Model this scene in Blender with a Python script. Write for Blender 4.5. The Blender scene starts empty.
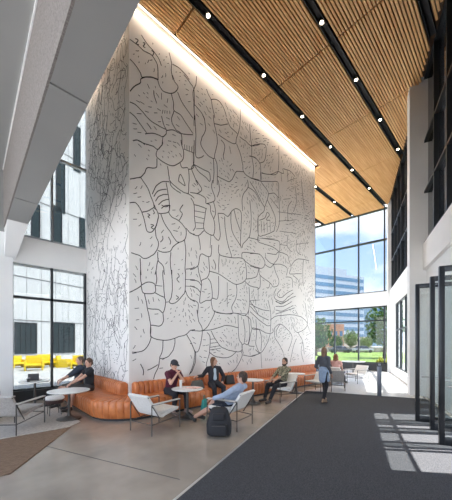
import bpy, bmesh, math, random
from mathutils import Vector, Matrix, noise
R = math.radians
random.seed(7)
SC = bpy.context.scene
COL = SC.collection

# ------------------------------------------------------------------ frame of the place
# mural wall runs along +X, ceiling joints run along +Y, camera stands at the origin
EYE = 1.7; FOC = 272.6; CX = 226.0; HY = 344.0
FW = Vector((.687, .7266)); RT = Vector((.7266, -.687))
def P(px, d):
    u = (px-CX)/FOC
    v = FW*d + RT*(u*d)
    return Vector((v.x, v.y))
def G(px, py):
    return P(px, FOC*EYE/(py-HY))
W0 = Vector((8.12, .99)); WE = Vector((.9285, .3714)); WN = Vector((-.3714, .9285)); WH = math.atan2(.3714, .9285)
def W(s, off, z=0):
    v = W0 + WE*s + WN*off
    return Vector((v.x, v.y, z))
ZB0, ZB1, ZC = 4.1, 4.95, 10.2      # ring beam, ceiling
MY = 6.65; MX0 = 2.935; MX1 = 12.23; LY = 10.0

# ------------------------------------------------------------------ materials
MATS = {}
def mat(name, col, rough=.6, metal=0., var=.0, scale=8., bump=0., col2=None, spec=.5, stretch=None, emit=None, es=0., coat=0.):
    if name in MATS: return MATS[name]
    m = bpy.data.materials.new(name); m.use_nodes = True
    nt = m.node_tree; b = nt.nodes['Principled BSDF']
    b.inputs['Roughness'].default_value = rough; b.inputs['Metallic'].default_value = metal
    b.inputs['Specular IOR Level'].default_value = spec
    if coat: b.inputs['Coat Weight'].default_value = coat
    c = (*col, 1)
    b.inputs['Base Color'].default_value = c
    if var or col2:
        tc = nt.nodes.new('ShaderNodeTexCoord'); mp = nt.nodes.new('ShaderNodeMapping')
        if stretch: mp.inputs['Scale'].default_value = stretch
        nz = nt.nodes.new('ShaderNodeTexNoise'); nz.inputs['Scale'].default_value = scale; nz.inputs['Detail'].default_value = 4
        rp = nt.nodes.new('ShaderNodeValToRGB')
        a = col2 if col2 else tuple(max(0, x*(1-var)) for x in col)
        e = col if col2 else tuple(min(1, x*(1+var)) for x in col)
        rp.color_ramp.elements[0].position = .35; rp.color_ramp.elements[1].position = .65
        rp.color_ramp.elements[0].color = (*a, 1); rp.color_ramp.elements[1].color = (*e, 1)
        nt.links.new(tc.outputs['Object'], mp.inputs['Vector']); nt.links.new(mp.outputs['Vector'], nz.inputs['Vector'])
        nt.links.new(nz.outputs['Fac'], rp.inputs['Fac']); nt.links.new(rp.outputs['Color'], b.inputs['Base Color'])
        if bump:
            bp = nt.nodes.new('ShaderNodeBump'); bp.inputs['Strength'].default_value = bump; bp.inputs['Distance'].default_value = .01
            nt.links.new(nz.outputs['Fac'], bp.inputs['Height']); nt.links.new(bp.outputs['Normal'], b.inputs['Normal'])
    if emit:
        b.inputs['Emission Color'].default_value = (*emit, 1); b.inputs['Emission Strength'].default_value = es
    MATS[name] = m
    return m
def glass_mat(name, tint=(1, 1, 1), refl=.08, rough=0.0):
    m = bpy.data.materials.new(name); m.use_nodes = True; nt = m.node_tree
    nt.nodes.remove(nt.nodes['Principled BSDF'])
    o = nt.nodes['Material Output']; t = nt.nodes.new('ShaderNodeBsdfTransparent'); g = nt.nodes.new('ShaderNodeBsdfGlossy')
    mx = nt.nodes.new('ShaderNodeMixShader'); lw = nt.nodes.new('ShaderNodeLayerWeight'); lw.inputs['Blend'].default_value = .25
    ma = nt.nodes.new('ShaderNodeMath'); ma.operation = 'MULTIPLY_ADD'; ma.inputs[1].default_value = .35; ma.inputs[2].default_value = refl
    t.inputs['Color'].default_value = (*tint, 1); g.inputs['Roughness'].default_value = rough
    nt.links.new(lw.outputs['Fresnel'], ma.inputs[0]); nt.links.new(ma.outputs[0], mx.inputs[0])
    nt.links.new(t.outputs[0], mx.inputs[1]); nt.links.new(g.outputs[0], mx.inputs[2]); nt.links.new(mx.outputs[0], o.inputs['Surface'])
    MATS[name] = m
    return m

white_wall = mat('mural_white_paint', (.82, .80, .775), .7, var=.02, scale=2)
white_paint = mat('white_paint', (.78, .78, .77), .55, var=.02, scale=1.5)
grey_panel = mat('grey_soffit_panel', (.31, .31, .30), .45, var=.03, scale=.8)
plaster = mat('textured_plaster', (.27, .245, .23), .9, col2=(.17, .15, .14), scale=45, bump=.6)
ink = mat('black_ink', (.012, .012, .014), .6)
concrete = mat('polished_concrete', (.40, .345, .285), .22, col2=(.28, .24, .20), scale=1.1, spec=.5)
sunlit_terrazzo = mat('sunlit_pale_terrazzo', (.62, .61, .60), .25, var=.08, scale=14)  # sun and window reflection on the far floor put into its paler colour
carpet = mat('charcoal_carpet', (.105, .108, .118), .95, col2=(.05, .052, .058), scale=90, bump=.5, spec=.1)
metal_strip = mat('steel_strip', (.6, .6, .6), .35, .8)
joint_m = mat('dark_joint', (.08, .075, .07), .8)
rug_brown = mat('brown_rug_weave', (.29, .205, .145), .95, col2=(.16, .11, .075), scale=14, stretch=(1, 9, 1), bump=.3, spec=.1)
rug_light = mat('light_rug_weave', (.58, .54, .49), .95, col2=(.38, .35, .32), scale=9, stretch=(2, 5, 1), bump=.3, spec=.1)
leather = mat('orange_leather', (.60, .20, .065), .38, col2=(.46, .135, .04), scale=5, spec=.5)
sling = mat('pale_sling_fabric', (.74, .72, .69), .85, var=.05, scale=30)
sling_grey = mat('grey_sling_fabric', (.44, .42, .40), .85, var=.12, scale=30)
upholst = mat('speckled_upholstery', (.62, .59, .55), .9, col2=(.36, .34, .31), scale=24)
brownwood = mat('brown_wood_panel', (.28, .20, .15), .5, col2=(.17, .12, .09), scale=6, stretch=(1, 1, 8))
frame_metal = mat('bronze_metal', (.10, .095, .09), .35, .6)
steel = mat('brushed_steel', (.42, .42, .42), .35, .8)
tabletop = mat('white_laminate', (.82, .82, .80), .25)
armpad = mat('grey_arm_strap', (.55, .53, .50), .6)
mullion_m = mat('dark_mullion', (.035, .04, .045), .4, .3)
mull_light = mat('grey_mullion', (.35, .38, .40), .4, .4)
slat_w = None
door_m = mat('dark_door_frame', (.03, .032, .036), .3, .5)
glass = glass_mat('tinted_glass', (.46, .48, .485), .03)
glass_far = glass_mat('far_window_glass', (.60, .62, .63), .03)
glass_clear = glass_mat('clear_glass', (.95, .97, .97), .04)
glass_door = glass_mat('door_glass', (.95, .98, .98), .08)
glass_dark = mat('dark_reflective_glass', (.025, .032, .045), .06, .0, spec=1.0)
sill_m = mat('dark_sill', (.03, .032, .034), .4)
black_plastic = mat('black_plastic', (.02, .02, .022), .5)
lens_m = mat('lamp_lens', (1, .9, .75), .4, emit=(1, .82, .58), es=14)
cove_m = mat('cove_tube', (1, .9, .8), .4, emit=(1, .86, .7), es=1.6)
backing = mat('dark_ceiling_backing', (.13, .07, .035), .9)

# slat wood: colour changes from slat to slat
def wood():
    m = bpy.data.materials.new('oak_slat_wood'); m.use_nodes = True; nt = m.node_tree; b = nt.nodes['Principled BSDF']
    tc = nt.nodes.new('ShaderNodeTexCoord'); mp = nt.nodes.new('ShaderNodeMapping'); mp.inputs['Scale'].default_value = (.6, 14.3, .1)
    nz = nt.nodes.new('ShaderNodeTexNoise'); nz.inputs['Scale'].default_value = 1.3; nz.inputs['Detail'].default_value = 3
    rp = nt.nodes.new('ShaderNodeValToRGB'); rp.color_ramp.elements[0].position = .3; rp.color_ramp.elements[1].position = .7
    rp.color_ramp.elements[0].color = (.74, .37, .13, 1); rp.color_ramp.elements[1].color = (.95, .60, .27, 1)
    nt.links.new(tc.outputs['Object'], mp.inputs['Vector']); nt.links.new(mp.outputs['Vector'], nz.inputs['Vector'])
    nt.links.new(nz.outputs['Fac'], rp.inputs['Fac']); nt.links.new(rp.outputs['Color'], b.inputs['Base Color'])
    b.inputs['Roughness'].default_value = .5
    return m
slat_w = wood()

# ------------------------------------------------------------------ mesh helpers
class MB:
    def __init__(s): s.v = []; s.f = []; s.smooth = False
    def add(s, vs, fs):
        n = len(s.v); s.v += [tuple(v) for v in vs]; s.f += [tuple(i+n for i in f) for f in fs]; return s
    def box(s, x0, x1, y0, y1, z0, z1, M=None):
        vs = [Vector(c) for c in ((x0,y0,z0),(x1,y0,z0),(x1,y1,z0),(x0,y1,z0),(x0,y0,z1),(x1,y0,z1),(x1,y1,z1),(x0,y1,z1))]
        if M: vs = [M @ v for v in vs]
        return s.add(vs, [(0,3,2,1),(4,5,6,7),(0,1,5,4),(1,2,6,5),(2,3,7,6),(3,0,4,7)])
    def prism(s, pts, z0, z1):
        n = len(pts)
        a = sum(pts[i][0]*pts[(i+1) % n][1]-pts[(i+1) % n][0]*pts[i][1] for i in range(n))
        if a < 0: pts = pts[::-1]
        vs = [(p[0], p[1], z0) for p in pts] + [(p[0], p[1], z1) for p in pts]
        fs = [tuple(range(n-1, -1, -1)), tuple(range(n, 2*n))] + [(i, (i+1) % n, n+(i+1) % n, n+i) for i in range(n)]
        return s.add(vs, fs)
    def tube(s, pts, r, n=8, cap=True, closed=False):
        pts = [Vector(p) for p in pts]; m = len(pts)
        rs = r if isinstance(r, (list, tuple)) else [r]*m
        vs = []; up = None
        for i, p in enumerate(pts):
            if closed: t = (pts[(i+1) % m]-pts[i-1]).normalized()
            else: t = (pts[min(i+1, m-1)]-pts[max(i-1, 0)]).normalized()
            if up is None:
                a = Vector((0,0,1)) if abs(t.z) < .9 else Vector((1,0,0))
                up = (a - t*a.dot(t)).normalized()
            else:
                up = up - t*up.dot(t)
                up = up.normalized() if up.length > 1e-6 else Vector((1,0,0))
            q = t.cross(up)
            for k in range(n):
                an = 2*math.pi*k/n
                vs.append(p + (up*math.cos(an)+q*math.sin(an))*rs[i])
        fs = []
        for i in range(m if closed else m-1):
            j = (i+1) % m
            for k in range(n):
                fs.append((i*n+k, i*n+(k+1) % n, j*n+(k+1) % n, j*n+k))
        if cap and not closed: fs += [tuple(range(n-1, -1, -1)), tuple(range((m-1)*n, m*n))]
        return s.add(vs, fs)
    def lathe(s, prof, n=24, c=(0,0,0)):
        vs = []; fs = []; m = len(prof)
        for r, z in prof:
            for k in range(n):
                a = 2*math.pi*k/n; vs.append((c[0]+r*math.cos(a), c[1]+r*math.sin(a), c[2]+z))
        for i in range(m-1):
            for k in range(n): fs.append((i*n+k, i*n+(k+1) % n, (i+1)*n+(k+1) % n, (i+1)*n+k))
        fs += [tuple(range(n-1, -1, -1)), tuple(range((m-1)*n, m*n))]
        return s.add(vs, fs)
    def ball(s, c, rx, ry, rz, n=14, m=8, M=None):
        c = Vector(c); vs = [Vector((0,0,-rz))]; fs = []
        for i in range(1, m):
            ph = math.pi*i/m
            for k in range(n):
                a = 2*math.pi*k/n
                vs.append(Vector((rx*math.sin(ph)*math.cos(a), ry*math.sin(ph)*math.sin(a), -rz*math.cos(ph))))
        vs.append(Vector((0,0,rz)))
        for k in range(n): fs.append((0, 1+(k+1) % n, 1+k))
        for i in range(m-2):
            for k in range(n): fs.append((1+i*n+k, 1+i*n+(k+1) % n, 1+(i+1)*n+(k+1) % n, 1+(i+1)*n+k))
        L = len(vs)-1
        for k in range(n): fs.append((L, 1+(m-2)*n+k, 1+(m-2)*n+(k+1) % n))
        if M: vs = [M @ v for v in vs]
        return s.add([v+c for v in vs], fs)
    def cone(s, a, b, ra, rb, side=None, sq=1., n=16, caps=True):
        """tapered limb; side = axis widened, sq = depth/width ratio; caps = rounded ends"""
        a = Vector(a); b = Vector(b); t = (b-a).normalized() if (b-a).length > 1e-6 else Vector((0,0,1))
        if side is None: side = Vector((0,0,1)) if abs(t.z) < .9 else Vector((1,0,0))
        sd = Vector(side); sd = (sd - t*sd.dot(t)).normalized(); q = t.cross(sd)
        rings = []
        if caps:
            for j in (3, 2, 1):
                an = j*math.pi/8; rings.append((a - t*ra*math.sin(an)*min(1, sq+.2), ra*math.cos(an)))
        rings.append((a, ra)); rings.append((b, rb))
        if caps:
            for j in (1, 2, 3):
                an = j*math.pi/8; rings.append((b + t*rb*math.sin(an)*min(1, sq+.2), rb*math.cos(an)))
        vs = []; fs = []
        for c, r in rings:
            for k in range(n):
                an = 2*math.pi*k/n; vs.append(c + sd*math.cos(an)*r + q*math.sin(an)*r*sq)
        for i in range(len(rings)-1):
            for k in range(n): fs.append((i*n+k, i*n+(k+1) % n, (i+1)*n+(k+1) % n, (i+1)*n+k))
        fs += [tuple(range(n-1, -1, -1)), tuple(range((len(rings)-1)*n, len(rings)*n))]
        return s.add(vs, fs)
    def build(s, name, m, parent=None, smooth=False, bevel=0., seg=2, loc=None, rz=0.):
        me = bpy.data.meshes.new(name); me.from_pydata(s.v, [], s.f); me.update()
        if bevel:
            bm = bmesh.new(); bm.from_mesh(me)
            bmesh.ops.recalc_face_normals(bm, faces=bm.faces)
            ed = [e for e in bm.edges if len(e.link_faces) == 2 and e.calc_face_angle(0) > .6]
            bmesh.ops.bevel(bm, geom=ed, offset=bevel, segments=seg, affect='EDGES', profile=.5, clamp_overlap=True)
            bm.to_mesh(me); bm.free(); smooth = True
        if smooth:
            for p in me.polygons: p.use_smooth = True
            try: me.set_sharp_from_angle(angle=R(40))
            except Exception: pass
        me.materials.append(m)
        o = bpy.data.objects.new(name, me); COL.objects.link(o)
        if parent: o.parent = parent
        if loc is not None: o.location = loc; o.rotation_euler.z = rz
        return o
def remesh(o, vox, it=2):
    md = o.modifiers.new('r', 'REMESH'); md.mode = 'VOXEL'; md.voxel_size = vox; md.use_smooth_shade = True
    sm = o.modifiers.new('s', 'SMOOTH'); sm.iterations = it; sm.factor = .5
    dg = bpy.context.evaluated_depsgraph_get(); dg.update()
    me = bpy.data.meshes.new_from_object(o.evaluated_get(dg))
    mt = o.data.materials[0]; o.modifiers.clear(); o.data = me
    me.materials.clear(); me.materials.append(mt)
    for p in me.polygons: p.use_smooth = True
def tag(o, label=None, cat=None, group=None, kind=None):
    if label: o['label'] = label
    if cat: o['category'] = cat
    if group: o['group'] = group
    if kind: o['kind'] = kind
    return o
def empty(name, loc, rz=0.):
    o = bpy.data.objects.new(name, None); COL.objects.link(o); o.empty_display_size = .1
    o.location = loc; o.rotation_euler.z = rz
    return o
def dup(root):
    r = root.copy(); COL.objects.link(r)
    for ch in list(root.children):
        c = ch.copy(); COL.objects.link(c); c.parent = r
        for g in list(ch.children):
            d = g.copy(); COL.objects.link(d); d.parent = c
    return r
def struct(o): o['kind'] = 'structure'; return o
MW = Matrix.Translation((W0.x, W0.y, 0)) @ Matrix.Rotation(WH, 4, 'Z')     # local x along the right wall, y into the room

# ------------------------------------------------------------------ floor
fl = MB().prism([(-9, -7), (W(-12, 0).x-1, W(-12, 0).y-3), tuple(W(-12, -.5).xy), tuple(W(11.6, -.5).xy), (18.95, 5.2), (18.2, 10.3), (-9, 10.3)], -.12, 0).build('floor', concrete)
struct(fl)
te = MB().prism([tuple(W(2.3, 0.05).xy), tuple(W(11.35, 0.05).xy), (18.6, 5.45), (18.1, 9.95), (12.35, 9.95), (12.35, 5.0), tuple(W(2.3, 3.7).xy)], 0, .004).build('floor_sunlit_terrazzo', sunlit_terrazzo); te.name = 'floor'
struct(te)
def co_(s_): return 3.62+(2.02-s_)*.028
cp = MB().prism([tuple(W(-12, .02).xy), tuple(W(2.3, .02).xy), tuple(W(2.3, co_(2.3)).xy), tuple(W(-12, co_(-12)).xy)], 0, .008).build('carpet_runner', carpet)
tag(cp, 'wide charcoal carpet walkway running along the glass doors to the far window', 'carpet')
MB().prism([tuple(W(-12, co_(-12)).xy), tuple(W(2.3, co_(2.3)).xy), tuple(W(2.3, co_(2.3)+.035).xy), tuple(W(-12, co_(-12)+.035).xy)], 0, .010).build('edge_strip', metal_strip, cp)
MB().box(2.30, 2.33, .05, co_(2.3), 0, .010, MW).build('edge_strip', metal_strip, cp)
jm = MB()
for s in (-8.2, -5.05, -1.4, 2.2):
    jm.box(s, s+.012, 4.06 if s < -2 else 3.76, 9.5 if s < -2 else 5.6, 0, .002, MW)
struct(jm.build('trim_1', joint_m))

# ------------------------------------------------------------------ ceiling
ce = MB().prism([(-5, -4.2), tuple(W(-12, -.4).xy), tuple(W(11.6, -.4).xy), (18.95, 5.2), (18.25, 10.4), (-5, 10.4)], 10.42, 10.6).build('ceiling', backing); struct(ce)
TY = [-6.25, -4.3, -2.35, -.4, 1.55, 3.5, 5.45, 7.40, 9.35]          # black light slots
SX = [-5.0] + [4.14+3.31*k for k in range(-4, 5)] + [19.2]
SX = sorted(set([x for x in SX if x >= -5.01]))
def clip_x(y0, y1):   # right wall line limits the slats
    y = max(y0, y1)
    s = None
    # point on the wall with this y
    t = (y - W0.y)/WE.y
    return W0.x + WE.x*t
per = .078; sw = .052
for bi in range(len(TY)):
    ya = (TY[bi-1]+.10) if bi else -7
    yb = TY[bi]-.10
    for si in range(len(SX)-1):
        xa, xb = SX[si]+.025, SX[si+1]-.025
        m = MB(); n = int((yb-ya)//per); off = (yb-ya-n*per)/2
        for k in range(n):
            y = ya+off+k*per+(per-sw)/2
            x0, x1 = xa, xb
            x1 = min(x1, 19.0-.139*max(0,(y-5.24))*1.0)
            if y < 5.3:                                   # keep inside the right wall
                lim = W0.x+WE.x*(y-W0.y-.05)/WE.y
                x0b = lim
                if y > -7: x1 = min(x1, 99)
                # the wall lies towards -Y: for a given y the room spans x < lim
                x1 = min(x1, lim)
            if y+sw > MY-.22:                             # the mural block interrupts the slats
                if y < LY:
                    if x0 < MX0-.02 and x1 > MX0-.02: x1 = MX0-.02
                    elif x0 >= MX0-.02 and x0 < MX1+.06:
                        x0 = MX1+.06
            if y > MY-.22 and y < LY and x0 < MX1 and x1 > MX1+.1 and x0 > MX0: x0 = MX1+.06
            if x1-x0 > .05: m.box(x0, x1, y, y+sw, ZC, ZC+.09)
        if m.v: m.build('slat_panel', slat_w, ce)
tr = 2
def slot_range(y):
    lim = min(19.1, W0.x+WE.x*(y-W0.y-.05)/WE.y) if y < 5.3 else 18.6
    return lim
for y in TY:
    a, b = -5, slot_range(y)
    if b < a+.5: continue
    if MY < y < LY: a = MX1+.1
    sl = MB().box(a, b, y-.085, y-.07, ZC-.01, ZC+.12).box(a, b, y+.07, y+.085, ZC-.01, ZC+.12).box(a, b, y-.07, y+.07, ZC+.10, ZC+.12).build('trim_%d' % tr, black_plastic); struct(sl); tr += 1
# downlights
dl0 = empty('downlight', (0, 0, 0))
MB().lathe([(.001, .012), (.068, .012), (.068, .085), (.001, .085)], 20).build('housing', black_plastic, dl0, smooth=True)
MB().lathe([(.001, -.004), (.040, -.004), (.045, .0), (.045, .012), (.001, .012)], 20).build('lens', lens_m, dl0)
ld = bpy.data.lights.new('downlight_lamp', 'SPOT'); ld.energy = 110; ld.color = (1, .84, .62); ld.spot_size = R(52); ld.spot_blend = .6; ld.shadow_soft_size = .06
lo = bpy.data.objects.new('lamp', ld); COL.objects.link(lo); lo.parent = dl0; lo.location = (0, 0, -.05)
first = True; row = {1.55: 'row nearest glass doors', 3.5: 'second row from glass doors', 5.45: 'row in front of mural', 7.40: 'row behind end of mural'}
ordn = ['first', 'second', 'third', 'fourth', 'fifth', 'sixth', 'seventh', 'eighth']
for y in (1.55, 3.5, 5.45, 7.40):
    k = 0
    for i in range(0, 7):
        x = 4.52+2.28*i - (0 if y != 7.40 else -.0)
        if x > slot_range(y)-.5: continue
        if y > 7 and x < MX1+.5: continue
        if y < 2 and x < 6: continue
        o = dl0 if first else dup(dl0)
        first = False
        o.location = (x, y, ZC+.0)
        tag(o, 'ceiling downlight in the %s, %s from camera' % (row[y], ordn[k]), 'light', 'downlights in the black ceiling slots'); k += 1
# cove light washing the mural
cv = empty('cove_light', ((MX0+MX1)/2, MY-.10, ZC+.12))
tag(cv, 'long warm cove light strip hidden in the gap above the mural wall', 'light')
MB().box(-4.6, 4.6, -.03, .03, .0, .04).build('tube', cove_m, cv)
MB().box(-4.62, 4.62, -.045, -.035, -.02, .05).box(-4.62, 4.62, -.045, .045, .05, .06).build('housing', frame_metal, cv)
al = bpy.data.lights.new('cove_lamp', 'AREA'); al.shape = 'RECTANGLE'; al.size = 9.2; al.size_y = .06; al.energy = 42; al.color = (1, .86, .70)
ao = bpy.data.objects.new('lamp', al); COL.objects.link(ao); ao.parent = cv; ao.location = (0, 0, -.03)
cv2 = empty('cove_light', (MX0-.12, 8.3, ZC+.1))
tag(cv2, 'shorter warm cove light strip above the shaded side of the mural block', 'light')
MB().box(-.03, .03, -1.5, 1.5, .0, .04).build('tube', cove_m, cv2)
MB().box(-.05, .05, -1.52, 1.52, .05, .06).build('housing', frame_metal, cv2)
a2 = bpy.data.lights.new('cove_lamp', 'AREA'); a2.shape = 'RECTANGLE'; a2.size = .06; a2.size_y = 3.; a2.energy = 45; a2.color = (1, .82, .62)
ao = bpy.data.objects.new('lamp', a2); COL.objects.link(ao); ao.parent = cv2; ao.location = (0, 0, -.03)

# ------------------------------------------------------------------ mural block
wm = MB().box(MX0, MX1, MY, LY+.2, 0, 10.41).build('wall_mural', white_wall); struct(wm)

def catmull(pts, n=5):
    if len(pts) < 3: return pts
    out = []; q = [pts[0]]+pts+[pts[-1]]
    for i in range(1, len(q)-2):
        a, b, c, d = q[i-1], q[i], q[i+1], q[i+2]
        for k in range(n):
            t = k/n
            out.append(tuple(.5*((2*b[j])+(-a[j]+c[j])*t+(2*a[j]-5*b[j]+4*c[j]-d[j])*t*t+(-a[j]+3*b[j]-3*c[j]+d[j])*t**3) for j in (0, 1)))
    out.append(pts[-1]); return out
def ribbon(mb, pts, w, fn):
    """pts in wall metres (h, z); fn maps (h, z, lift) to 3-D"""
    n = len(pts)
    if n < 2: return
    vs = []
    for i in range(n):
        a = pts[max(0, i-1)]; b = pts[min(n-1, i+1)]
        dx, dz = b[0]-a[0], b[1]-a[1]; L = math.hypot(dx, dz) or 1
        nx, nz = -dz/L*w/2, dx/L*w/2
        for sgn in (-1, 1):
            h, z = pts[i][0]+nx*sgn, pts[i][1]+nz*sgn
            vs.append(fn(h, z, .004)); vs.append(fn(h, z, .001))
    fs = []
    for i in range(n-1):
        a = i*4; b = a+4
        fs += [(a, a+2, b+2, b), (a, b, b+1, a+1), (a+2, a+3, b+3, b+2)]
    mb.add(vs, fs)
def toW(px, py):
    u = (px-CX)/FOC; t = MY/(FW.y+RT.y*u)
    return (t*(FW.x+RT.x*u), EYE+(HY-py)*t/FOC)
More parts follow.
